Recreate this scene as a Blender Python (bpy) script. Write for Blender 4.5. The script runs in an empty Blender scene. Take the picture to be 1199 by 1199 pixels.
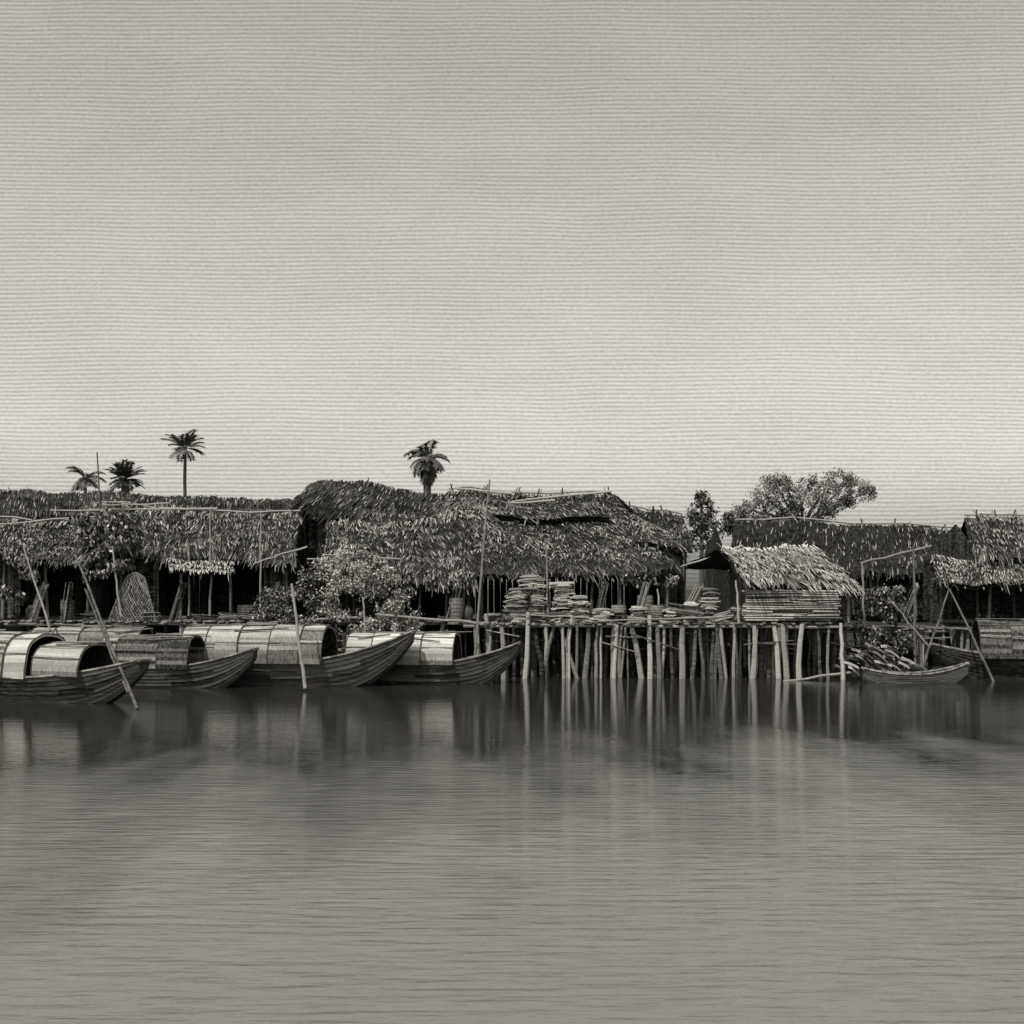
import bpy, math, random
import numpy as np
from mathutils import Vector, Matrix, noise
random.seed(7)
R = random.random
def U(a, b): return a + (b - a) * R()
scene = bpy.context.scene
CAMH = 3.5; F = 1350.0
def at(u, v, d):
    """bearing measured on the engraving + distance from the bank -> metres"""
    return Vector(((u - 600) * d / F, d, CAMH - (v - 690) * d / F))

# ------------------------------------------------------------------ materials
MATS = {}
def mat(name, dark, light, nscale=6.0, nmix=0.35, rough=0.9, stretch=(1, 1, 1), bump=0.0, spec=0.1):
    if name in MATS: return MATS[name]
    m = bpy.data.materials.new(name); m.use_nodes = True
    nt = m.node_tree; N = nt.nodes; L = nt.links
    b = N['Principled BSDF']
    b.inputs['Roughness'].default_value = rough
    b.inputs['Specular IOR Level'].default_value = spec
    at_ = N.new('ShaderNodeAttribute'); at_.attribute_name = 'tint'
    tc = N.new('ShaderNodeTexCoord'); mp = N.new('ShaderNodeMapping')
    mp.inputs['Scale'].default_value = stretch
    nz = N.new('ShaderNodeTexNoise'); nz.inputs['Scale'].default_value = nscale
    nz.inputs['Detail'].default_value = 6; nz.inputs['Roughness'].default_value = 0.7
    L.new(tc.outputs['Object'], mp.inputs[0]); L.new(mp.outputs[0], nz.inputs['Vector'])
    s = N.new('ShaderNodeMath'); s.operation = 'SUBTRACT'; s.inputs[1].default_value = 0.5
    L.new(nz.outputs['Fac'], s.inputs[0])
    mu = N.new('ShaderNodeMath'); mu.operation = 'MULTIPLY_ADD'; mu.inputs[1].default_value = nmix * 3
    mu.use_clamp = True
    L.new(s.outputs[0], mu.inputs[0]); L.new(at_.outputs['Fac'], mu.inputs[2])
    mx = N.new('ShaderNodeMix'); mx.data_type = 'RGBA'
    mx.inputs[6].default_value = (*dark, 1); mx.inputs[7].default_value = (*light, 1)
    L.new(mu.outputs[0], mx.inputs[0]); L.new(mx.outputs[2], b.inputs['Base Color'])
    if bump:
        bp = N.new('ShaderNodeBump'); bp.inputs['Strength'].default_value = bump; bp.inputs['Distance'].default_value = 0.03
        L.new(nz.outputs['Fac'], bp.inputs['Height']); L.new(bp.outputs[0], b.inputs['Normal'])
    MATS[name] = m
    return m
def w(v): return (v * 1.02, v, v * 0.94)
THATCH = mat('thatch', w(.005), w(.48), 5, .08)
WOOD = mat('weathered_wood', w(.008), w(.38), 3, .3, stretch=(1, 1, 4), bump=.5)
HULL = mat('boat_planks', w(.006), w(.23), 2.5, .3, stretch=(.5, 3, 9), bump=.6, rough=.8)
BAMB = mat('bamboo', w(.012), w(.45), 4, .2, rough=.7)
MATT = mat('woven_mat', w(.010), w(.50), 7, .3, stretch=(4, 1, 1), bump=.8)
LEAF = mat('leaves', w(.008), w(.16), 2, .2)
SHRUB = mat('shrub_leaves', w(.008), w(.42), 2, .2)
BARK = mat('bark', w(.02), w(.2), 8, .3, bump=.5)
EARTH = mat('river_bank_earth', w(.008), w(.08), .8, .35, bump=.8)
CLAY = mat('clay', w(.02), w(.16), 4, .2, rough=.6)

# ------------------------------------------------------------------ mesh builder
class MB:
    def __init__(s, T=None): s.v = []; s.f = []; s.t = []; s.T = T
    def add(s, vs, fs, tint=.5):
        o = len(s.v)
        if s.T is not None: vs = [s.T @ Vector(p) for p in vs]
        s.v.extend([tuple(p) for p in vs])
        s.f.extend([tuple(i + o for i in f) for f in fs])
        if isinstance(tint, (int, float)): s.t.extend([tint] * len(vs))
        else: s.t.extend(tint)
    def beam(s, p0, p1, r0, r1=None, n=6, tint=.5, wob=0.0, seg=1):
        p0 = Vector(p0); p1 = Vector(p1); r1 = r0 if r1 is None else r1
        d = (p1 - p0).normalized()
        a = d.orthogonal().normalized(); b = d.cross(a)
        vs = []; fs = []
        for i in range(seg + 1):
            k = i / seg; c = p0.lerp(p1, k)
            if wob and 0 < i: c = c + Vector((U(-wob, wob), U(-wob, wob), U(-wob, wob)))
            r = r0 + (r1 - r0) * k
            for j in range(n):
                an = 2 * math.pi * j / n
                vs.append(c + a * (math.cos(an) * r) + b * (math.sin(an) * r))
        for i in range(seg):
            for j in range(n):
                k = (j + 1) % n
                fs.append((i * n + j, i * n + k, (i + 1) * n + k, (i + 1) * n + j))
        fs.append(tuple(range(n - 1, -1, -1))); fs.append(tuple(seg * n + j for j in range(n)))
        s.add(vs, fs, tint)
    def box(s, c, size, rz=0, rx=0, ry=0, tint=.5, jit=0):
        c = Vector(c); M_ = Matrix.Rotation(rz, 3, 'Z') @ Matrix.Rotation(ry, 3, 'Y') @ Matrix.Rotation(rx, 3, 'X')
        vs = []
        for x in (-.5, .5):
            for y in (-.5, .5):
                for z in (-.5, .5):
                    vs.append(c + M_ @ Vector((x * size[0] + U(-jit, jit), y * size[1] + U(-jit, jit), z * size[2] + U(-jit, jit))))
        s.add(vs, [(0, 1, 3, 2), (4, 6, 7, 5), (0, 4, 5, 1), (2, 3, 7, 6), (0, 2, 6, 4), (1, 5, 7, 3)], tint)
    def lathe(s, c, prof, n=14, tint=.5):
        c = Vector(c); vs = []; fs = []
        for (r, z) in prof:
            for j in range(n):
                a = 2 * math.pi * j / n
                vs.append(c + Vector((r * math.cos(a), r * math.sin(a), z)))
        for i in range(len(prof) - 1):
            for j in range(n):
                k = (j + 1) % n
                fs.append((i * n + j, i * n + k, (i + 1) * n + k, (i + 1) * n + j))
        s.add(vs, fs, tint)
    def obj(s, name, material, parent=None, smooth=False):
        me = bpy.data.meshes.new(name)
        P = np.array(s.v, dtype=np.float64)
        c = P.mean(axis=0); c[2] = P[:, 2].min()
        me.from_pydata((P - c).tolist(), [], s.f)
        a = me.attributes.new('tint', 'FLOAT', 'POINT')
        a.data.foreach_set('value', np.array(s.t, dtype=np.float32))
        me.materials.append(material)
        if smooth: me.polygons.foreach_set('use_smooth', [True] * len(me.polygons))
        o = bpy.data.objects.new(name, me); scene.collection.objects.link(o)
        o.location = c
        if parent:
            o.parent = parent; o.matrix_parent_inverse = Matrix.Translation(-parent.location)
        return o
def empty(name, loc):
    e = bpy.data.objects.new(name, None); e.empty_display_size = .5
    scene.collection.objects.link(e); e.location = loc
    return e
def cl01(t, lo=.02): return max(lo, min(1, t))

# ------------------------------------------------------------------ thatch
def sag(p):
    return .28 * noise.noise(p * .33) + .14 * noise.noise(p * 1.1)
def thatch(m, A, B, C, D, dens=60, ln=.6, wd=.06, tint=.4, var=.3, row=.42, base=.03, lift=.07, messy=.12, ragged=.35):
    """A,B ridge left/right; C,D eave right/left"""
    A, B, C, D = map(Vector, (A, B, C, D))
    def pt(u, v):
        return (A.lerp(B, u)).lerp(D.lerp(C, u), v)
    wdt = ((B - A).length + (C - D).length) / 2; hgt = ((D - A).length + (C - B).length) / 2
    nu = max(3, int(wdt / .5)); nv = max(3, int(hgt / .5))
    nrm = (D - A).cross(B - A).normalized()
    if nrm.z < 0: nrm = -nrm
    vs = []; fs = []
    for k in (0, 1):
        for i in range(nu + 1):
            for j in range(nv + 1):
                p = pt(i / nu, j / nv); p = p + Vector((0, 0, sag(p))) - nrm * (.14 * k)
                vs.append(p)
    n1 = (nu + 1) * (nv + 1)
    for k in (0, 1):
        for i in range(nu):
            for j in range(nv):
                a = k * n1 + i * (nv + 1) + j
                fs.append((a, a + 1, a + nv + 2, a + nv + 1))
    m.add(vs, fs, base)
    rows = max(2, int(hgt / row)); n = int(wdt * hgt * dens)
    for _ in range(n):
        u = U(-.005, 1.005)
        wave = .45 * noise.noise(Vector((u * wdt * .7, A.x, 3.3)))
        v = (random.randint(0, rows - 1) + U(-.10, .22) + .25 + wave) / rows
        v = max(0.0, min(1.0, v) - U(0, .3) / rows)
        p = pt(u, v); dd = (pt(u, 1) - pt(u, 0)).normalized()
        side = nrm.cross(dd).normalized()
        dd = (dd + side * (random.gauss(0, messy) + messy * 2.4 * noise.noise(p * 1.3))).normalized()
        cl = noise.noise(p * .8) * .7 + noise.noise(p * 2.7) * .7
        t = tint * .42 + var * cl * 1.1 + random.gauss(0, var * .38)
        if R() < .12: t += .42
        if R() < .3: t *= .2
        t = cl01(t)
        l = ln * U(.45, 1.25); ww = wd * U(.35, 1.25)
        p = p + Vector((0, 0, sag(p)))
        p0 = p + nrm * U(.01, .04); p1 = p + dd * l + nrm * (U(.2, 1.5) * lift)
        if v > .86:
            p1 += dd * U(0, ragged) * max(.1, .7 + 2.0 * noise.noise(Vector((p.x * 1.1, 0, 0)))); p1.z -= U(0, .25); t *= .8
        pm = p0.lerp(p1, .6) + nrm * .02
        s2 = side * ww * .5
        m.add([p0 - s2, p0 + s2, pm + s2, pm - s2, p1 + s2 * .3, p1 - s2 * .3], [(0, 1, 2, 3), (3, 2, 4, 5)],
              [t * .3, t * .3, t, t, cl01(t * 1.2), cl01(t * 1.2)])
def ridge_cap(m, A, B, tint=.4, dens=40, wid=.35):
    A = Vector(A); B = Vector(B); n = int((B - A).length * dens)
    d = (B - A).normalized()
    for _ in range(n):
        p = A.lerp(B, R()); p = p + Vector((0, 0, sag(p) + U(.0, .1)))
        s = 1 if R() < .5 else -1
        q = p + Vector((U(-.15, .15), -s * wid * U(.6, 1.3), -U(.1, .35)))
        if R() < .015: q = p + Vector((U(-.3, .3), U(-.2, .2), U(.05, .2)))
        m.add([p + d * .03, p - d * .03, q - d * .02, q + d * .02], [(0, 1, 2, 3)], cl01(random.gauss(tint * .6, .2)))
def ridge_rail(m, A, B, sticks=4, r=.045):
    A = Vector(A); B = Vector(B)
    pts = [A.lerp(B, i / 8.0) for i in range(9)]
    pts = [p + Vector((0, 0, sag(p) + .14)) for p in pts]
    for a, b in zip(pts[:-1], pts[1:]): m.beam(a, b, r, r, 5, .45)
    for i in range(sticks):
        p = A.lerp(B, (i + U(.2, .8)) / sticks); p = p + Vector((0, 0, sag(p)))
        for s in (-1, 1):
            m.beam(p + Vector((s * .05 + U(-.3, .3), s * .5, -.25)), p + Vector((U(-.2, .2), -s * .22, .34)), .04, .03, 5, .3)

def slat_wall(m, p0, p1, z0, z1, openings=(), step=.13, tint=.3, z1b=None):
    p0 = Vector((p0[0], p0[1], 0)); p1 = Vector((p1[0], p1[1], 0)); L = (p1 - p0).length
    n = int(L / step); rz = math.atan2((p1 - p0).y, (p1 - p0).x)
    z1b = z1 if z1b is None else z1b
    for i in range(n):
        k = (i + .5) / n; c = p0.lerp(p1, k); top = z1 + (z1b - z1) * k
        segs = [(z0 + U(-.05, .05), top)]
        for (a, b, za, zb) in openings:
            if a <= k <= b:
                ns = []
                for (s0, s1) in segs:
                    if za > s0: ns.append((s0, min(s1, za)))
                    if zb < s1: ns.append((max(s0, zb), s1))
                segs = ns
        for (s0, s1) in segs:
            if s1 - s0 < .05: continue
            m.box((c.x, c.y + U(-.01, .01), (s0 + s1) / 2), (step * U(.78, .97), .03, s1 - s0), rz + U(-.02, .02), 0, U(-.01, .01), tint=max(.02, random.gauss(tint, .08)))

def house(rl, rr, el, er, bl, br, floor, name='thatched_house', dens=80, tint=.4, var=.3, walls=True, openings=(), inset=.7,
          wtint=.25, rail=True, ln=.5, wd=.045, row=.4, sticks=4, messy=.12, hipL=False, hipR=False):
    rl, rr, el, er, bl, br = map(Vector, (rl, rr, el, er, bl, br))
    e = empty(name, ((rl.x + rr.x) / 2, (rl.y), floor))
    m = MB()
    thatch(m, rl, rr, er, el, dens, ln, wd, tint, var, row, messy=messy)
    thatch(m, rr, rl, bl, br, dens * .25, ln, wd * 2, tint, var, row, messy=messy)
    if hipL: thatch(m, rl, rl + Vector((0, .02, 0)), el, bl, dens, ln, wd, tint, var, row, messy=messy)
    if hipR: thatch(m, rr, rr + Vector((0, .02, 0)), er, br, dens, ln, wd, tint, var, row, messy=messy)
    ridge_cap(m, rl, rr, tint)
    m.obj('thatch_roof', THATCH, e)
    if rail:
        m = MB(); ridge_rail(m, rl, rr, sticks); m.obj('ridge_poles', BAMB, e)
    if walls:
        m = MB()
        fx0 = el.x + .35; fx1 = er.x - .35
        yf0 = el.y + inset; yf1 = er.y + inset; zt0 = el.z + .25; zt1 = er.z + .25
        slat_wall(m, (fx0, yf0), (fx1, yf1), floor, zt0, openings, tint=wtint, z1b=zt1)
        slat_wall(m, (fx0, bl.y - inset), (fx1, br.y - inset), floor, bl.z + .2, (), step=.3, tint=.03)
        for (x, ya, yb, top, zf, zb) in ((fx0, yf0, bl.y - inset, rl, zt0, bl.z), (fx1, yf1, br.y - inset, rr, zt1, br.z)):
            n = int((yb - ya) / .16)
            for i in range(n):
                k = (i + .5) / n; y = ya + (yb - ya) * k
                if y < top.y: z = zf + (top.z - .3 - zf) * (y - ya) / max(.1, top.y - ya)
                else: z = top.z - .3 + (zb - top.z + .3) * (y - top.y) / max(.1, yb - top.y)
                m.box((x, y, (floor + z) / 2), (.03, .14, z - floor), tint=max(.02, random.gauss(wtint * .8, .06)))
        m.obj('walls', WOOD, e)
        m = MB()
        n = max(2, int((fx1 - fx0) / 1.8))
        for i in range(n + 1):
            k = cl01((i + U(-.25, .25)) / n, 0); x = fx0 + (fx1 - fx0) * k; y = yf0 + (yf1 - yf0) * k - .12
            m.beam((x, y, floor - .05), (x + U(-.15, .15), y, el.z + .3), .07, .05, 6, U(.08, .4))
        m.beam((fx0 - .2, yf0 - .12, el.z + .08), (fx1 + .2, yf1 - .12, er.z + .08), .05, .05, 6, .2)
        nr = int((er.x - el.x) / .7)
        for i in range(nr):
            k = (i + .5) / nr
            a = rl.lerp(rr, k) - Vector((0, 0, .26)); b = el.lerp(er, k) - Vector((0, 0, .2))
            m.beam(a, b + (b - a).normalized() * .12, .035, .03, 5, .3)
        m.beam((fx0, yf0 + .5, floor - .06), (fx1, yf1 + .5, floor - .06), .08, .08, 6, .2)
        m.obj('posts', BAMB, e)
    return e

# ------------------------------------------------------------------ houses
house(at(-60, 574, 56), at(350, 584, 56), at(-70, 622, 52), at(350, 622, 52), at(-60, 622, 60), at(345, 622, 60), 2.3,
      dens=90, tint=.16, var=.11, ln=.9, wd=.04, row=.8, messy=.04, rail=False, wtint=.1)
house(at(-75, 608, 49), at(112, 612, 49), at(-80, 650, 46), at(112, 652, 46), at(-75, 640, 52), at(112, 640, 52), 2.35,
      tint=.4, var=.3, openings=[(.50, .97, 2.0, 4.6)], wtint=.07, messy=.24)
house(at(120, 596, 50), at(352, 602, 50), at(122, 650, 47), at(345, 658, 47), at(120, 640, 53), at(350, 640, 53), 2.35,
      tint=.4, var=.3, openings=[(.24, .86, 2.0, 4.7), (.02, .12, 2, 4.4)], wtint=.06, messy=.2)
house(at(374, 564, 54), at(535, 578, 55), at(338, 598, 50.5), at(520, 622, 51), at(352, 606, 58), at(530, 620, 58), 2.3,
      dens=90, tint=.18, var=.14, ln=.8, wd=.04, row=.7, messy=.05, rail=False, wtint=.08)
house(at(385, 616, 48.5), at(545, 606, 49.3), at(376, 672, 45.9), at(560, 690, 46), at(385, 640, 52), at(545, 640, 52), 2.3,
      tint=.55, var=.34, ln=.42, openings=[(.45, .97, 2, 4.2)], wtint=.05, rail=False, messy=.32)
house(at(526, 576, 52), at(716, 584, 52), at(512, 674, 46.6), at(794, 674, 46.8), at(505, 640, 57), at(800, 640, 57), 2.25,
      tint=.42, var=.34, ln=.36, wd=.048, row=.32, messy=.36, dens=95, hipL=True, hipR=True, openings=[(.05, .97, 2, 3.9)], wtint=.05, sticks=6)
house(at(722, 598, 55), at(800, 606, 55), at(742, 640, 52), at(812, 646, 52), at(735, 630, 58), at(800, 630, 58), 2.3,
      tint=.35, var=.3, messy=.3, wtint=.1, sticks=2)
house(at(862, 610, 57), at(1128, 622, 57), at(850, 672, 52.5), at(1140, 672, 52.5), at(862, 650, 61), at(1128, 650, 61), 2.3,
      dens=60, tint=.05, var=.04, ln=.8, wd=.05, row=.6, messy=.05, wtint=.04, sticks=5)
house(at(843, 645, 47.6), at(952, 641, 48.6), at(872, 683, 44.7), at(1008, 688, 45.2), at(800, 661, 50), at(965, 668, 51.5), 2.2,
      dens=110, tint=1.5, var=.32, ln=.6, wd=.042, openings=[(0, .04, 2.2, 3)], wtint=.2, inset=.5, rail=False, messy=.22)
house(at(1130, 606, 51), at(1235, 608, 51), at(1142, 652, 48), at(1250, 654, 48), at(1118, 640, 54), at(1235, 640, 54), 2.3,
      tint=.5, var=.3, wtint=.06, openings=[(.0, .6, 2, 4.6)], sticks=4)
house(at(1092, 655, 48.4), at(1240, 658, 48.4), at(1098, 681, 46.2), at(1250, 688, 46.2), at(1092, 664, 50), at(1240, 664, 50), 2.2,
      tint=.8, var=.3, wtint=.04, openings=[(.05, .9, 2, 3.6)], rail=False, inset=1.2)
m = MB()
for (ua, va, da, ub, vb, db, ue, ve, de, uf, vf, df, tt) in (
        (528, 590, 51.0, 700, 596, 51.0, 716, 612, 49.8, 530, 606, 49.9, .6), (515, 592, 50.6, 575, 600, 50.4, 590, 640, 48.4, 505, 640, 48.6, .7),
        (735, 604, 50.6, 770, 618, 50.0, 800, 650, 48.0, 742, 640, 48.3, .8), (420, 604, 51.4, 520, 600, 51.6, 530, 622, 50, 410, 626, 49.9, .4),
        (95, 590, 50.4, 150, 592, 50.4, 165, 628, 47.9, 98, 632, 47.9, .5)):
    thatch(m, at(ua, va - 4, da), at(ub, vb - 4, db), at(ue, ve - 4, de), at(uf, vf - 4, df), 80, .45, .045, tt, .35, .4, messy=.45)
m.obj('loose_thatch', THATCH)

# ------------------------------------------------------------------ stilt platforms
def platform(x0, x1, y0, y1, z, rows=3, step=.75, tint=.5, floor=-1.0, extra=1.0, thick=1.0):
    e = empty('stilt_platform', ((x0 + x1) / 2, y0, 0))
    m = MB(); x = x0
    while x < x1:
        wv = U(.12, .24)
        m.box((x + wv / 2, (y0 + y1) / 2 + U(-.12, .12), z + U(-.03, .03)), (wv * .93, y1 - y0 + U(-.3, .5), .06), U(-.02, .02), tint=U(.05, .6))
        x += wv
    m.obj('deck', WOOD, e)
    m = MB()
    for r in range(rows):
        y = y0 + (y1 - y0) * r / max(1, rows - 1) + (.1 if r == 0 else 0)
        for k in range(int((x1 - x0) / 2.5) + 1):
            xa = x0 - .3 + 2.5 * k; xb = min(x1 + .2, xa + U(2.6, 3.2))
            m.beam((xa, y - .05 * (k % 2), z - .1 + U(-.05, .03)), (xb, y - .05 * (k % 2), z - .1 + U(-.05, .03)), .06, .05, 6, U(.2, .6))
        x = x0 + U(.0, .4)
        while x < x1:
            lx = random.gauss(0, .13) + (U(-.8, .8) if R() < .18 else 0)
            rr = U(.045, .125) * thick; top = z - .03 + (U(0, .5) if R() < .2 else 0)
            m.beam((x + lx, y + U(-.25, .25), floor), (x, y + U(-.15, .1), top), rr * 1.15, rr * .8, 7,
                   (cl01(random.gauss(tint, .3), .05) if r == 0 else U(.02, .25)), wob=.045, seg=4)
            if R() < .4 * extra:
                m.beam((x + .14, y + U(-.15, .15), floor), (x + .12 + U(-.15, .15), y, z - .05), rr * .7, rr * .6, 6, U(.1, .8), wob=.04, seg=4)
            x += step * (U(.2, .6) if R() < .5 else U(.8, 2.0))
        for k in range(int((x1 - x0) / 2.2)):
            xx = U(x0, x1 - 1.5)
            m.beam((xx, y - .12, U(.8, 1.9)), (xx + U(1.2, 2.4), y - .12, U(.8, 1.9)), .035, .03, 5, U(.1, .5))
    m.obj('stilts', WOOD, e)
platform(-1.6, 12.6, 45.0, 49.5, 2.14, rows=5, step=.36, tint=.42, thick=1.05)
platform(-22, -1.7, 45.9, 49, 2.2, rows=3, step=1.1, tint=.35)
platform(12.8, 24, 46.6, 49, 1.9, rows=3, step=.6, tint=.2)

# ------------------------------------------------------------------ clutter
D0 = 2.19
def stack(x, y, z, wx, wy, h, name='mat_stack', tint=.4, layer=.055):
    m = MB(); zz = z; off = 0
    while zz < z + h:
        t = layer * U(.5, 1.9); n = 7
        off += U(-.06, .06); cx = x + off
        L = wx * U(.65, 1.1) * (1 - .2 * (zz - z) / h); wv = wy * U(.6, 1)
        rz = U(-.35, .35); vs = []; fs = []
        ca, sa = math.cos(rz), math.sin(rz); tl = U(-.09, .09); cur = U(-.35, .1)
        for i in range(n + 1):
            k = i / n - .5; bend = cur * wx * k * k + U(-.012, .012) + tl * k * L
            for (yy, q) in ((-.5, 0), (-.5, 1), (.5, 1), (.5, 0)):
                X = k * L; Y = yy * wv * (1 - .8 * abs(k) ** 2)
                vs.append((cx + X * ca - Y * sa, y + X * sa + Y * ca, zz + bend + t * q * .85))
        for i in range(n):
            a = i * 4
            for j in range(4): fs.append((a + j, a + (j + 1) % 4, a + 4 + (j + 1) % 4, a + 4 + j))
        fs += [(3, 2, 1, 0), (n * 4, n * 4 + 1, n * 4 + 2, n * 4 + 3)]
        m.add(vs, fs, cl01(random.gauss(tint, .28), .03)); zz += t
    return m.obj(name, MATT)
for (u, ytop, ww, d, tt) in ((606, 688, 1.0, 45.7, .4), (628, 672, 1.3, 46.3, .55), (662, 680, 1.2, 46.1, .55), (684, 696, .9, 45.7, .5),
                         (812, 704, .9, 45.5, .45), (828, 688, .9, 46.3, .4), (700, 712, 1.0, 45.3, .5), (745, 710, .8, 45.4, .4), (785, 712, .7, 45.5, .4)):
    p = at(u, ytop, d); stack(p.x, d, D0, ww, .8, max(.25, p.z - D0 - .05), tint=tt)
def bundle(x, y, z, L, r, rz=0, ry=0, tint=.4, name='firewood_bundle'):
    m = MB()
    for i in range(18):
        a = U(0, 6.28); q = r * math.sqrt(R()); l = L * U(.8, 1.1)
        T = Matrix.Translation((x, y, z + r)) @ Matrix.Rotation(rz, 4, 'Z') @ Matrix.Rotation(ry, 4, 'Y')
        p0 = T @ Vector((-l / 2, q * math.cos(a), q * math.sin(a))); p1 = T @ Vector((l / 2, q * math.cos(a) + U(-.03, .03), q * math.sin(a) + U(-.03, .03)))
        m.beam(p0, p1, U(.02, .04), U(.015, .03), 5, cl01(random.gauss(tint, .2), .04))
    m.obj(name, WOOD)
for _ in range(26):
    bundle(U(-1, 11.8), U(45.2, 46.2), D0 + .03 + U(0, .3), U(.5, 1.4), U(.08, .2), U(-.7, .7), U(-.2, .2), U(.08, .55))
for _ in range(10):
    bundle(U(-19, -8), U(46.0, 46.6), D0 + .03, U(.6, 1.2), U(.1, .2), U(-.7, .7), U(-.1, .1), U(.08, .35))
for (x, y, tl) in ((.6, 46.0, 1.2), (3.6, 46.4, 1.35), (5.2, 46.2, 1.3), (7.2, 46.2, 1.1), (-2.3, 46.2, 1.3), (-13.5, 46.6, 1.3), (-9.6, 46.5, 1.2), (16.2, 47, 1.2), (-19, 46.3, 1.25), (-17.9, 46.4, 1.4)):
    bundle(x, y, D0 + .6, 1.6, .16, U(-.4, .4), -tl, U(.15, .4), 'pole_bundle')
def sack(x, y, z, r, h, tint=.5):
    m = MB(); prof = [(.01, 0), (r * .85, .01), (r, h * .3), (r * .9, h * .62), (r * .62, h * .88), (r * .3, h), (.01, h)]
    m.lathe((x, y, z), prof, 12, tint)
    m.v = [(a + .06 * noise.noise(Vector((a * 5, b * 5, c * 5))), b, c + .05 * noise.noise(Vector((a * 4, c * 4, 7)))) for a, b, c in m.v]
    o = m.obj('cloth_sack', MATT, smooth=True)
    o.scale = (U(1.0, 1.5), U(.8, 1), 1); o.rotation_euler = (U(-.1, .1), U(-.15, .15), U(0, 3))
for _ in range(8):
    x = U(-.6, 9.8); sack(x, U(45.25, 46.3), D0 + .02, U(.16, .3), U(.25, .5), U(.08, .35))
for _ in range(4):
    sack(U(-19, -8), U(46, 46.6), D0 + .02, U(.16, .3), U(.3, .5), U(.06, .25))
def basket(x, y, z, r, h, tint=.5, name='wicker_basket'):
    m = MB(); prof = []
    k = 12
    for i in range(k + 1):
        t = i / k; rr = r * (.68 + .32 * math.sin(t * 2.2)) + (.012 if i % 2 else 0)
        prof.append((rr, t * h))
    prof += [(r * .98, h + .03), (r * .85, h + .03), (r * .8, h * .5), (0.01, h * .45)]
    m.lathe((x, y, z), prof, 16, tint); m.obj(name, MATT)
def jar(x, y, z, r, h, tint=.3):
    m = MB()
    m.lathe((x, y, z), [(.01, 0), (r * .6, 0), (r * .9, h * .3), (r, h * .55), (r * .85, h * .8), (r * .5, h * .92), (r * .6, h), (r * .45, h), (r * .4, h * .85), (.01, h * .8)], 16, tint)
    m.obj('clay_jar', CLAY, smooth=True)
for (u, d, r, h, t) in ((80, 46.6, .28, .8, .15), (290, 46.6, .4, .6, .2), (535, 46.3, .3, .9, .25),
                        (725, 46, .3, .6, .3), (756, 46.4, .32, 1.0, .25), (1040, 47, .4, .8, .15), (770, 45.7, .3, .6, .25)):
    basket((u - 600) * d / F, d, D0 + .04, r, h, t)
for (u, d, r, h) in ((38, 46.6, .25, .6), (548, 46.5, .25, .6), (1060, 47.2, .3, .7)):
    jar((u - 600) * d / F, d, D0 + .04, r, h)
def screen(p, wv, h, lean=.25, tint=.5, name='fish_trap_screen', taper=.25):
    m = MB(); x, y, z = p
    def pt(a, b, o=0):
        ww = wv * (1 - taper * b ** 1.5); return Vector((x + a * ww, y + lean * b + o, z + h * b + .25 * math.cos(a * 2.8) * b))
    n = 16
    for i in range(-n, 2 * n):
        for s in (-1, 1):
            a0 = i / n; pts = [(a0 + s * k / 12 * .7 - .5, k / 12) for k in range(13)]
            for (q0, q1) in zip(pts[:-1], pts[1:]):
                if abs(q0[0]) <= .5 and abs(q1[0]) <= .5:
                    A_ = pt(*q0, s * .012); B_ = pt(*q1, s * .012); dd = Vector((.014, 0, 0))
                    m.add([A_ - dd, A_ + dd, B_ + dd, B_ - dd], [(0, 1, 2, 3)], cl01(random.gauss(tint, .15), .05))
    for a in (-.5, .5): m.beam(pt(a, 0), pt(a, 1), .03, .03, 5, tint)
    for k in range(8):
        m.beam(pt(-.5 + k / 8, 1), pt(-.5 + (k + 1) / 8, 1), .03, .03, 5, tint)
        vs = [pt(-.5 + k / 8, 0, .05), pt(-.5 + (k + 1) / 8, 0, .05), pt(-.5 + (k + 1) / 8, 1, .05), pt(-.5 + k / 8, 1, .05)]
        m.add(vs, [(0, 1, 2, 3)], .03)
    m.obj(name, MATT)
p = at(156, 722, 46); screen((p.x, 45.9, D0), 1.9, 1.7, .4, .22, taper=.6)
m = MB(); a = at(192, 655, 45.8); b = at(268, 655, 45.8)
thatch(m, (a.x, 46.4, a.z + .05), (b.x, 46.4, a.z + .05), (b.x + .3, 45.5, a.z - .4), (a.x + .3, 45.5, a.z - .4), 150, .4, .035, 1.5, .2, .3, ragged=.05)
m.obj('thatch_awning', THATCH)
m = MB(); a = at(872, 0, 44.9); b = at(980, 0, 45.3)
for k in range(14):
    z = 2.28 + k * .088; x = a.x + U(-.1, .1)
    while x < b.x:
        l = U(.9, 2.4)
        m.beam((x, 44.98 + U(0, .04), z + U(-.015, .015)), (min(x + l, b.x + U(0, .15)), 44.98 + .05 * (x - a.x) + U(0, .03), z + U(-.03, .03)), .04, .035, 5, cl01(random.gauss(.4, .22), .05)); x += l + .02
m.obj('bamboo_wall_panel', MATT)

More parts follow.
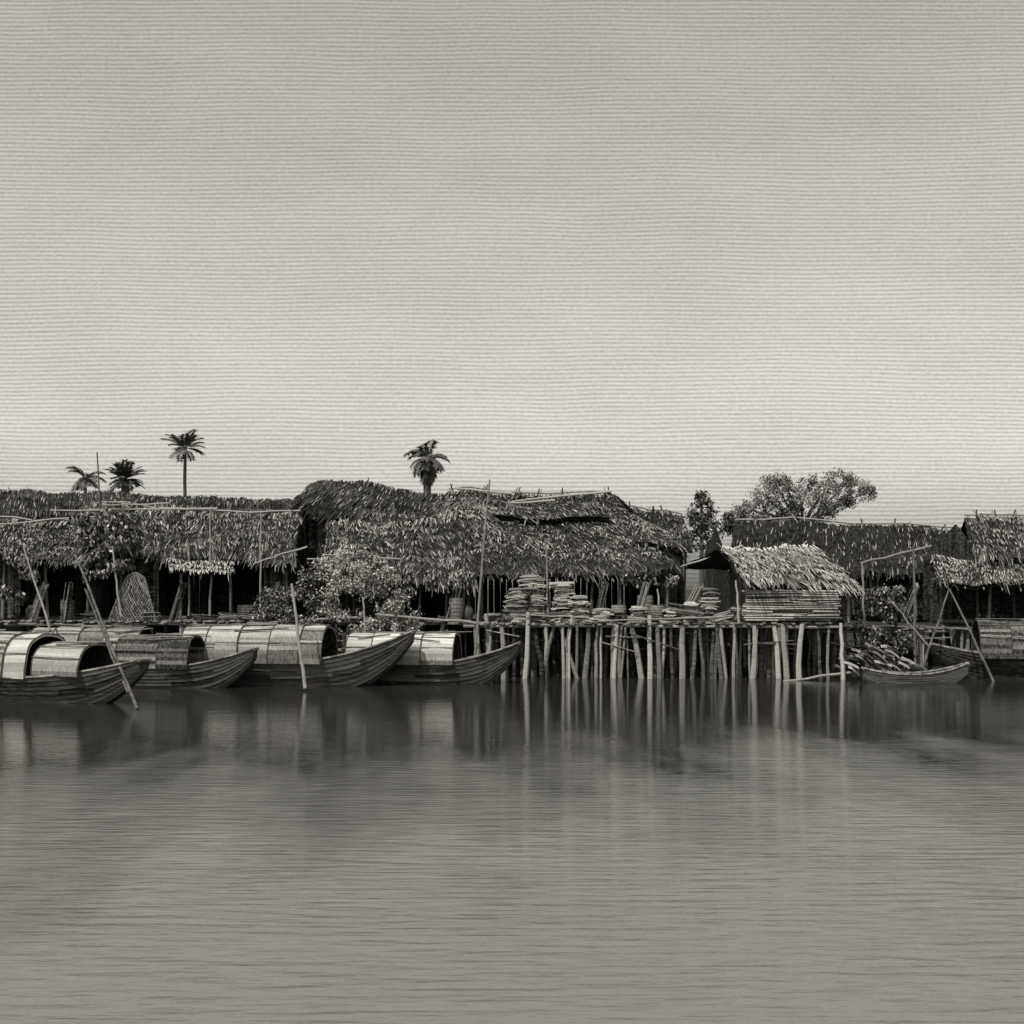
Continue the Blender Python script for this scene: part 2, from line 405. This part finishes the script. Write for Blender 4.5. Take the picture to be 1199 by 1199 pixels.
def pole(u0, v0, u1, v1, d0, d1=None, r=.05, t=.35):
    d1 = d0 if d1 is None else d1
    m = MB(); A_ = at(u0, v0, d0); B_ = at(u1, v1, d1)
    m.beam(A_, B_, r * .65, r, 7, t, wob=.03, seg=6)
    m.obj('bamboo_pole', BAMB)
for a in ((114, 530, 121, 640, 47, 47, .045, .2), (247, 596, 247, 722, 46, 46, .05, .4), (306, 600, 305, 722, 46, 46, .045, .45),
          (222, 640, 222, 722, 46.2, 46.2, .04), (88, 650, 162, 832, 38, 33.5, .05, .15), (132, 640, 142, 722, 46, 46, .05, .5),
          (100, 690, 150, 812, 37, 34.5, .04, .15), (28, 640, 60, 740, 45, 42, .045, .3), (342, 684, 358, 806, 40, 39.5, .065, .45),
          (574, 562, 556, 770, 44.5, 44, .05, .3), (425, 700, 430, 770, 44, 43.5, .05), (1070, 640, 1072, 790, 46, 46, .06, .2),
          (1008, 660, 1090, 640, 46, 46.6, .05, .35), (1112, 690, 1166, 802, 45.5, 43.5, .05, .15), (1112, 690, 1076, 798, 45.5, 44.5, .05, .15),
          (985, 730, 988, 806, 44.6, 44.4, .09, .7), (918, 798, 1000, 788, 43.6, 45, .06, .5), (640, 640, 642, 730, 46, 46, .05),
          (60, 598, 255, 596, 48.2, 48, .05, .5), (120, 592, 200, 590, 48, 48, .04, .5), (300, 660, 360, 640, 45.5, 46, .04, .5),
          (360, 655, 440, 660, 45.3, 45.6, .045, .5), (380, 650, 470, 655, 45.3, 45.6, .035, .5), (0, 614, 90, 606, 47.8, 47.6, .04, .5),
          (530, 572, 600, 578, 51.5, 51.6, .06, .6), (600, 588, 716, 576, 51.4, 51.5, .06, .6), (560, 592, 650, 586, 51, 51.2, .05, .6),
          (770, 690, 775, 735, 45.5, 45.5, .05, .5), (1010, 660, 1012, 735, 46, 46, .05, .4), (862, 680, 866, 730, 44.8, 44.8, .05, .6),
          (795, 665, 870, 640, 49.5, 47.4, .05, .7), (440, 720, 560, 730, 44.6, 44.6, .06, .4), (290, 730, 420, 724, 44.8, 45, .05, .4),
          (600, 720, 690, 724, 44.8, 44.8, .04, .4), (700, 728, 860, 722, 44.7, 44.7, .04, .4), (1040, 700, 1090, 760, 45.6, 45, .04, .3)):
    pole(*a)

# ------------------------------------------------------------------ boats
def sampan(L, beam, zs, zb, zst, pos, yaw, canopy=(), tint=.3, name='sampan_boat', ctint=.7):
    T = Matrix.Translation((pos[0], pos[1], 0)) @ Matrix.Rotation(yaw, 4, 'Z')
    e = empty(name, (pos[0], pos[1], 0))
    def W(t):
        return beam / 2 * (max(0, math.sin(math.pi * (.08 + .84 * t))) ** .62 * (1.0 if t < .6 else 1 - .35 * ((t - .6) / .4) ** 2))
    def S(t): return zs + (zb - zs) * max(0, (t - .45) / .55) ** 2.0 + (zst - zs) * max(0, (.4 - t) / .4) ** 2.0
    def K(t):
        k = -.3
        if t > .7: k += (zb - .38 + .3) * ((t - .7) / .3) ** 2.0
        if t < .2: k += (zst - .4 + .3) * ((.2 - t) / .2) ** 2.0
        return k
    nst = 8; nx = 36
    m = MB(T)
    def P(t, q, off=0, sgn=1):
        y = W(t) * (.25 + .75 * q ** .55) + off
        return Vector(((t - .5) * L, sgn * y, K(t) + (S(t) - K(t)) * q))
    for sgn in (-1, 1):
        for j in range(nst):
            q0 = j / nst; q1 = (j + 1) / nst; pt_ = U(.15, .4)
            for i in range(nx):
                if i % 9 == (j * 4) % 9: pt_ = max(.05, random.gauss(tint, .09))
                t0 = i / nx; t1 = (i + 1) / nx; pp = cl01(pt_ + random.gauss(0, .015))
                vs = [P(t0, q0, .022, sgn), P(t1, q0, .022, sgn), P(t1, q1, 0, sgn), P(t0, q1, 0, sgn),
                      P(t0, q0, 0, sgn), P(t1, q0, 0, sgn)]
                m.add(vs, [(0, 1, 2, 3), (4, 5, 1, 0)], pp)
                vs = [P(t0, q0, -.06, sgn), P(t1, q0, -.06, sgn), P(t1, q1, -.05, sgn), P(t0, q1, -.05, sgn)]
                m.add(vs, [(0, 1, 2, 3)], .08)
    for i in range(nx):
        t0 = i / nx; t1 = (i + 1) / nx
        m.add([P(t0, 0, 0, -1), P(t1, 0, 0, -1), P(t1, 0, 0, 1), P(t0, 0, 0, 1)], [(0, 1, 2, 3)], .15)
    for t in (0, 1):
        n = nst
        vs = [P(t, j / n, .01, -1) for j in range(n + 1)] + [P(t, j / n, .01, 1) for j in range(n, -1, -1)]
        m.add(vs, [tuple(range(len(vs)))], tint * .8)
    m.obj('hull', HULL, e)
    m = MB(T)
    for sgn in (-1, 1):
        pts = [P(i / nx, 1, .0, sgn) + Vector((0, 0, .02)) for i in range(nx + 1)]
        for a, b in zip(pts[:-1], pts[1:]): m.beam(a, b, .045, .045, 5, U(.15, .5))
    for t in (0, 1):
        m.beam(P(t, 1, 0, -1), P(t, 1, 0, 1), .06, .06, 6, .35)
    x = -.46 * L
    while x < .47 * L:
        t = x / L + .5; y = W(t) - .07; z = S(t) - .14
        if R() > .12: m.box((x, 0, z), (.19, 2 * y, .04), tint=cl01(random.gauss(.2, .13), .04))
        x += .21
    m.obj('deck_boards', WOOD, e)
    if canopy:
        m = MB(T); mb = MB(T)
        for (x0, x1, hc, wc) in canopy:
            nseg = max(1, int((x1 - x0) / 1.0)); na = 30
            zb_ = S(((x0 + x1) / 2) / L + .5); sd = U(0, 99)
            cuts = [x0 + (x1 - x0) * (s + (U(-.25, .25) if 0 < s < nseg else 0)) / nseg for s in range(nseg + 1)]
            for s in range(nseg):
                a0 = cuts[s] - .08; a1 = cuts[s + 1] + .08
                up = .035 * (s % 2) + U(0, .02); tt = cl01(random.gauss(ctint, .12), .08)
                def A(x, k, o=0):
                    an = math.pi * k / na; c = math.cos(an); si = math.sin(an)
                    rr = 1 + o + .05 * noise.noise(Vector((x * 1.3, k * .2, sd)))
                    return Vector((x, -math.copysign(abs(c) ** .8, c) * (wc + up) * rr, zb_ + (si ** .85) * (hc + up) * rr))
                nn = 4
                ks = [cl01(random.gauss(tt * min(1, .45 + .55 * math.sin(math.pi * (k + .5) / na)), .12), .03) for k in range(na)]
                for q in range(nn):
                    xa = a0 + (a1 - a0) * q / nn; xb = a0 + (a1 - a0) * (q + 1) / nn
                    for k in range(na):
                        m.add([A(xa, k), A(xb, k), A(xb, k + 1), A(xa, k + 1)], [(0, 1, 2, 3)], ks[k])
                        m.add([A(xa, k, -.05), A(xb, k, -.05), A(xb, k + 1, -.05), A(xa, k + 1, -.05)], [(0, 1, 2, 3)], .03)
                for xx in (a0, a1):
                    for k in range(na):
                        m.add([A(xx, k), A(xx, k, -.05), A(xx, k + 1, -.05), A(xx, k + 1)], [(0, 1, 2, 3)], tt)
                        mb.beam(A(xx, k, .01), A(xx, k + 1, .01), .02, .02, 5, .1)
            for k in (5, 10, 15, 20, 25):
                mb.beam(A(x0 - .1, k, .03), A(x1 + .1, k, .03), .018, .018, 5, .2)
            for _ in range(5):
                k = random.choice((9, 11, 13, 17, 18)); xx = U(x0, x1 - .8)
                mb.beam(A(xx, k, .06), A(min(x1 + .6, xx + U(1, 2.2)), k + U(-2, 2), .07), .03, .02, 5, U(.05, .4))
        m.obj('canopy', MATT, e); mb.obj('canopy_ribs', BAMB, e)
    return e
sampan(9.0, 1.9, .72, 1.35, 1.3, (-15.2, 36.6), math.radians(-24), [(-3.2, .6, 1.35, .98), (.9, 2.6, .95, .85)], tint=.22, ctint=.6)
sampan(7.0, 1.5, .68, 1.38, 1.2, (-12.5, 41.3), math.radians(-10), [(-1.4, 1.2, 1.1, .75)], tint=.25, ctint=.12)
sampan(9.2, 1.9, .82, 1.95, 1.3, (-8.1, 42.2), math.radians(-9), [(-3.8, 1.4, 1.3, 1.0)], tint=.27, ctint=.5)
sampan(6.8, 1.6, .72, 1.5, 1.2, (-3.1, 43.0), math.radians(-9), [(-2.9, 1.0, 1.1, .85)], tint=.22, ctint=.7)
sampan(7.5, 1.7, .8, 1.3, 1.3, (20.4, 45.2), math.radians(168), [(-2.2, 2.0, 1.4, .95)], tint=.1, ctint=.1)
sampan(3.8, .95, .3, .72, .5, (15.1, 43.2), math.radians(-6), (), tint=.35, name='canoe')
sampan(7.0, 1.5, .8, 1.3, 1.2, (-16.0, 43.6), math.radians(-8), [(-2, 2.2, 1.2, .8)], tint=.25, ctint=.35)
m = MB()
for i in range(100):
    x = U(12.9, 15.8); h = 1.1 * max(0, 1 - abs(x - 14.2) / 1.7); z = .3 + R() * h
    y = 44.7 + U(-.5, .4); l = U(.3, .8); wv = U(.04, .11); rz = U(-.6, .6); t = cl01(random.gauss(.25, .24), .03); sl = U(.2, .8)
    pts = [Vector((x + l * (k / 5 - .5) * math.cos(rz), y + l * (k / 5 - .5) * math.sin(rz), z + .2 - sl * (k / 5) ** 1.6 * l)) for k in range(6)]
    vs = []
    for p_ in pts: vs += [p_ + Vector((0, -wv, -.05)), p_ + Vector((0, 0, .05)), p_ + Vector((0, wv, -.05))]
    m.add(vs, [(3 * k + j, 3 * k + 3 + j, 3 * k + 4 + j, 3 * k + 1 + j) for k in range(5) for j in (0, 1)], t)
m.obj('palm_leaf_heap', THATCH)

# ------------------------------------------------------------------ foliage
def leaf(m, p, s, tint, down=0.0):
    d = Vector((random.gauss(0, 1), random.gauss(0, 1), random.gauss(0, 1) - down)).normalized()
    o = d.orthogonal().normalized(); o.rotate(Matrix.Rotation(U(0, 6.28), 3, d))
    m.add([p, p + d * s * .5 + o * s * .28, p + d * s, p + d * s * .5 - o * s * .28], [(0, 1, 2, 3)], tint)
def clump(m, c, r, n, s, t=.5, sq=(1, 1, .8), down=0, gap=-.18):
    for _ in range(n):
        d = Vector((random.gauss(0, 1), random.gauss(0, 1), random.gauss(0, 1))).normalized()
        q = d * r * (U(.2, 1.15) ** .5); q *= (.75 + .6 * noise.noise((Vector(c) + q) * (1.6 / max(r, .3))))
        q = Vector((q.x * sq[0], q.y * sq[1], q.z * sq[2]))
        if noise.noise((Vector(c) + q) * 1.7 + Vector((9, 3, 1))) < gap: continue
        leaf(m, Vector(c) + q, s * U(.6, 1.4), cl01(random.gauss(t, .3)), down)
def palm(u, vtop, d, Rr, nf=16, droop=1.0, trunk=.13, lean=0.0, e_lo=-.5):
    top = at(u, vtop, d); base = Vector((top.x - lean, top.y, 2.0))
    e = empty('palm_tree', base)
    m = MB(); m.beam(base, top, trunk * 1.3, trunk, 8, .35, wob=.05, seg=10); m.obj('trunk', BARK, e)
    m = MB()
    for i in range(nf):
        az = 2 * math.pi * i / nf + U(-.2, .2); el = U(e_lo, 1.35)
        L = Rr * U(.75, 1.2); n = 12; p = Vector(top)
        pts = [p.copy()]
        for k in range(n):
            el -= droop * (.08 + .11 * k / n)
            p = p + Vector((math.cos(az) * math.cos(el), math.sin(az) * math.cos(el), math.sin(el))) * (L / n); pts.append(p.copy())
        for k in range(n):
            m.beam(pts[k], pts[k + 1], .03, .02, 3, .4)
            tan = (pts[k + 1] - pts[k]).normalized()
            side = tan.cross(Vector((0, 0, 1)))
            if side.length < .01: side = Vector((1, 0, 0))
            side.normalize()
            for sgn in (-1, 1):
                for h in (0, .33, .66):
                    if k < 2: continue
                    b0 = pts[k].lerp(pts[k + 1], h); ll = Rr * .36 * math.sin(math.pi * (k + 1.5) / (n + 3)) * U(.5, 1.2)
                    tip = b0 + (tan * .6 + side * sgn * .8 + Vector((0, 0, -.35 * droop))).normalized() * ll
                    m.add([b0, b0.lerp(tip, .5) + tan * .045, tip, b0.lerp(tip, .5) - tan * .035], [(0, 1, 2, 3)], U(.05, .9))
    m.obj('fronds', LEAF, e)
palm(217, 526, 100, 2.0, 22, .6, .14, .0, -.3)
palm(501, 538, 80, 1.95, 32, 1.0, .25, 0, -.9)
palm(100, 561, 90, 1.6, 16, 1.0, .12, 0, -.2)
palm(147, 562, 85, 1.5, 40, .5, .3, 0, -.3)
base = at(948, 700, 78); base.z = 2.0
e = empty('broadleaf_tree', base); m = MB(); tr = MB()
fork = at(940, 618, 78)
tr.beam(base, fork, .4, .28, 9, .3, wob=.05, seg=4)
for (u, v, r) in ((893, 583, 1.4), (908, 566, 1.2), (926, 580, 1.1), (880, 596, 1.2), (866, 604, .9), (950, 588, 1.3), (968, 574, 1.2), (986, 562, 1.2), (1002, 574, 1.2),
                  (1014, 578, .8), (930, 598, 1.3), (905, 600, 1.4), (975, 592, 1.2), (992, 588, .9), (944, 568, .8), (1000, 562, .7), (958, 604, 1.1), (888, 612, 1.0), (915, 610, 1.0), (922, 566, .8)):
    c = at(u, v, 78) + Vector((0, U(-1.6, 1.6), 0))
    clump(m, c, r, int(1000 * r), .15, U(.2, .75), gap=-.14)
    mid = fork.lerp(c, .5) + Vector((U(-.3, .3), U(-.2, .2), U(-.2, .3)))
    tr.beam(fork, mid, .13, .08, 6, .25); tr.beam(mid, c, .08, .03, 5, .25)
m.obj('crown', mat('tree_leaves', w(.01), w(.24), 2, .2), e); tr.obj('trunk', BARK, e)
base = at(822, 700, 64); base.z = 2.0
e = empty('narrow_tree', base); m = MB(); tr = MB(); tr.beam(base, at(822, 590, 64), .18, .08, 7, .25, wob=.03, seg=4)
for (du, v, r) in ((0, 580, .45), (2, 590, .65), (-6, 602, .75), (7, 600, .7), (0, 612, .85), (-8, 618, .75), (9, 620, .8), (0, 632, 1), (34, 606, .5), (28, 618, .7), (40, 618, .6)):
    clump(m, at(822 + du, v, 64) + Vector((0, U(-.4, .4), 0)), r, int(600 * r), .18, .4, down=.6)
m.obj('crown', LEAF, e); tr.obj('trunk', BARK, e)
m = MB()
for _ in range(110):
    u = U(308, 488); top = 640 + 70 * (abs(u - 415) / 75) ** 2 if u > 415 else 640 + 45 * ((415 - u) / 100) ** 2
    v = U(top + 8, 744); c = at(u, v, 45.0 + U(-.3, .5))
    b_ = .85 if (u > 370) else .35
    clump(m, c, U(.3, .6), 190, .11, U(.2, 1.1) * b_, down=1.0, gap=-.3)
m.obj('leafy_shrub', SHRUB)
m = MB()
for _ in range(40):
    c = at(U(1005, 1068), U(690, 762), 46.2 + U(-.2, .3)); clump(m, c, U(.25, .5), 100, .13, U(.05, .3), down=1, gap=-.3)
m.obj('leafy_shrub', SHRUB)
m = MB()
for _ in range(26):
    c = at(U(92, 152), U(598, 680), 46.3 + U(-.2, .4)); clump(m, c, U(.3, .55), 170, .18, U(.02, .5), down=2.5)
for _ in range(12):
    c = at(U(5, 40), U(632, 700), 46.0); clump(m, c, .35, 120, .18, U(.05, .5), down=2.5)
for _ in range(8):
    c = at(U(700, 792), U(668, 682), 46.6); clump(m, c, .3, 90, .16, U(.02, .35), down=2.5)
for _ in range(8):
    c = at(U(470, 560), U(672, 692), 46.0); clump(m, c, .3, 90, .16, U(.02, .35), down=2.5)
m.obj('hanging_palm_leaves', THATCH)

# ------------------------------------------------------------------ ground + river
def gz(x, y):
    n = noise.noise(Vector((x * .25, y * .25, 0))) * .35
    if y < 43: return -2.5
    if y < 47: return -2.5 + (y - 43) / 4 * 2.7 + n * .3
    if y < 53: return .2 + (y - 47) / 6 * 1.8 + n * .5
    return 2.0 + n * .4
xs = [-3000, -1200, -500, -200, -80] + [i * 1.0 for i in range(-45, 46)] + [80, 200, 500, 1200, 3000]
ys = [-400, -100, 0, 30, 43] + [43 + i * .6 for i in range(1, 40)] + [75, 100, 160, 300, 700, 1500, 4000]
m = MB(); vs = [(x, y, gz(x, y)) for y in ys for x in xs]; nx = len(xs)
fs = [(j * nx + i, j * nx + i + 1, (j + 1) * nx + i + 1, (j + 1) * nx + i) for j in range(len(ys) - 1) for i in range(nx - 1)]
m.add(vs, fs, .35); m.obj('ground', EARTH, smooth=True)
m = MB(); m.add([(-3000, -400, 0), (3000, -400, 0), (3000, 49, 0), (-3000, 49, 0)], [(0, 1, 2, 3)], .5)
wm = bpy.data.materials.new('river_water'); wm.use_nodes = True
nt = wm.node_tree; N = nt.nodes; Lk = nt.links; b = N['Principled BSDF']
b.inputs['Roughness'].default_value = .04; b.inputs['IOR'].default_value = 1.4
geo = N.new('ShaderNodeNewGeometry')
def nz(st, det=3):
    mp = N.new('ShaderNodeMapping'); mp.inputs['Scale'].default_value = st
    t = N.new('ShaderNodeTexNoise'); t.inputs['Scale'].default_value = 1; t.inputs['Detail'].default_value = det
    Lk.new(geo.outputs['Position'], mp.inputs[0]); Lk.new(mp.outputs[0], t.inputs['Vector']); return t
def math_(op, a, b_=None, clamp=False):
    n = N.new('ShaderNodeMath'); n.operation = op; n.use_clamp = clamp
    for i, q in enumerate((a, b_)):
        if q is None: continue
        if isinstance(q, (int, float)): n.inputs[i].default_value = q
        else: Lk.new(q, n.inputs[i])
    return n.outputs[0]
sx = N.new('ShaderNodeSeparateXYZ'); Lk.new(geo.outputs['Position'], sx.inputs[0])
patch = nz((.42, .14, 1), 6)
# calm water in the lee of the houses; wind-ruffled current further out, in patches
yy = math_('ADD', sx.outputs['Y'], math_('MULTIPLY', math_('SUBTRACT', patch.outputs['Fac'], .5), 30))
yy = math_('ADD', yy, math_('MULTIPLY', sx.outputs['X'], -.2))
mr = N.new('ShaderNodeMapRange'); mr.inputs[1].default_value = 27; mr.inputs[2].default_value = 16; mr.inputs[3].default_value = .16; mr.inputs[4].default_value = .8
Lk.new(yy, mr.inputs[0])
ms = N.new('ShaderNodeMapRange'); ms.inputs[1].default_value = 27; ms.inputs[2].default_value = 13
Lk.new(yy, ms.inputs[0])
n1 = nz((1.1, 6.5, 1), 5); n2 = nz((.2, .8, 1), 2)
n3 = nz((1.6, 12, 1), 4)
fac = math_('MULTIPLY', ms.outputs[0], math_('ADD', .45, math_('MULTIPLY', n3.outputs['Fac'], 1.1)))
cx = N.new('ShaderNodeMix'); cx.data_type = 'RGBA'; cx.inputs[6].default_value = (.016, .0157, .015, 1); cx.inputs[7].default_value = (.135, .132, .124, 1)  # sky reflection painted into base colour: dark by the bank, lighter further out
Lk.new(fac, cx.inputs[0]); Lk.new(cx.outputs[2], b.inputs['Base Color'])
b1 = N.new('ShaderNodeBump'); b1.inputs['Distance'].default_value = .045; Lk.new(mr.outputs[0], b1.inputs['Strength'])
b2 = N.new('ShaderNodeBump'); b2.inputs['Distance'].default_value = .05; Lk.new(mr.outputs[0], b2.inputs['Strength'])
Lk.new(n1.outputs['Fac'], b1.inputs['Height']); Lk.new(n2.outputs['Fac'], b2.inputs['Height'])
Lk.new(b2.outputs[0], b1.inputs['Normal']); Lk.new(b1.outputs[0], b.inputs['Normal'])
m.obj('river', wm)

# ------------------------------------------------------------------ sky, sun, camera
SE, AZ = math.radians(57), math.radians(212)
wd = bpy.data.worlds.new("World"); scene.world = wd; wd.use_nodes = True
nt = wd.node_tree; N = nt.nodes; Lk = nt.links
bg = N['Background']; bg.inputs['Strength'].default_value = .15
sky = N.new('ShaderNodeTexSky'); sky.sky_type = 'NISHITA'; sky.sun_disc = False
sky.sun_elevation = SE; sky.sun_rotation = AZ; sky.dust_density = 3.5; sky.air_density = 1.2
bw = N.new('ShaderNodeRGBToBW'); Lk.new(sky.outputs[0], bw.inputs[0])
tc = N.new('ShaderNodeTexCoord'); sp = N.new('ShaderNodeSeparateXYZ'); Lk.new(tc.outputs['Generated'], sp.inputs[0])
# fine engraving-style hatch lines and grain put into the sky, parallel to the river
h = math_('DIVIDE', sp.outputs['Z'], math_('MAXIMUM', math_('ABSOLUTE', sp.outputs['Y']), .05))
xh = math_('DIVIDE', sp.outputs['X'], math_('MAXIMUM', math_('ABSOLUTE', sp.outputs['Y']), .05))
cb = N.new('ShaderNodeCombineXYZ'); Lk.new(xh, cb.inputs[0]); Lk.new(h, cb.inputs[1])
def wn(st, det):
    mp = N.new('ShaderNodeMapping'); mp.inputs['Scale'].default_value = st
    t = N.new('ShaderNodeTexNoise'); t.inputs['Scale'].default_value = 1; t.inputs['Detail'].default_value = det
    Lk.new(cb.outputs[0], mp.inputs[0]); Lk.new(mp.outputs[0], t.inputs['Vector']); return t.outputs['Fac']
warp = wn((5, 9, 1), 2)
ph = math_('ADD', math_('MULTIPLY', h, 2 * math.pi * F / 4.9), math_('MULTIPLY', warp, 16))
line = math_('MULTIPLY', math_('SINE', ph), math_('MULTIPLY', wn((60, 400, 1), 2), .34))
soft = math_('MULTIPLY', math_('SUBTRACT', wn((5, 12, 1), 4), .5), .28)
grain = math_('MULTIPLY', math_('SUBTRACT', wn((300, 420, 1), 2), .5), .45)
mod = math_('ADD', math_('ADD', math_('ADD', line, soft), grain), 1.0)
mu = math_('MULTIPLY', math_('POWER', bw.outputs[0], .8), mod)
vm = N.new('ShaderNodeVectorMath'); vm.operation = 'SCALE'; vm.inputs[0].default_value = (1.62, 1.58, 1.45)
Lk.new(mu, vm.inputs['Scale']); Lk.new(vm.outputs[0], bg.inputs['Color'])
sl = bpy.data.lights.new('sun', 'SUN'); sl.energy = 4.4; sl.angle = math.radians(.5); sl.color = (1, .975, .92)
so = bpy.data.objects.new('sun', sl); scene.collection.objects.link(so)
dirv = Vector((math.sin(AZ) * math.cos(SE), math.cos(AZ) * math.cos(SE), math.sin(SE)))
so.rotation_euler = dirv.to_track_quat('Z', 'Y').to_euler(); so.location = (0, 0, 60)
cd = bpy.data.cameras.new('camera'); co = bpy.data.objects.new('camera', cd); scene.collection.objects.link(co)
co.location = (0, 0, CAMH); co.rotation_euler = (math.radians(90), 0, 0)
cd.sensor_width = 36; cd.lens = 36 * F / 1199; cd.shift_y = 90 / 1199; cd.clip_end = 8000; cd.clip_start = .1
scene.camera = co
scene.view_settings.view_transform = 'Standard'; scene.view_settings.look = 'None'; scene.view_settings.exposure = 0
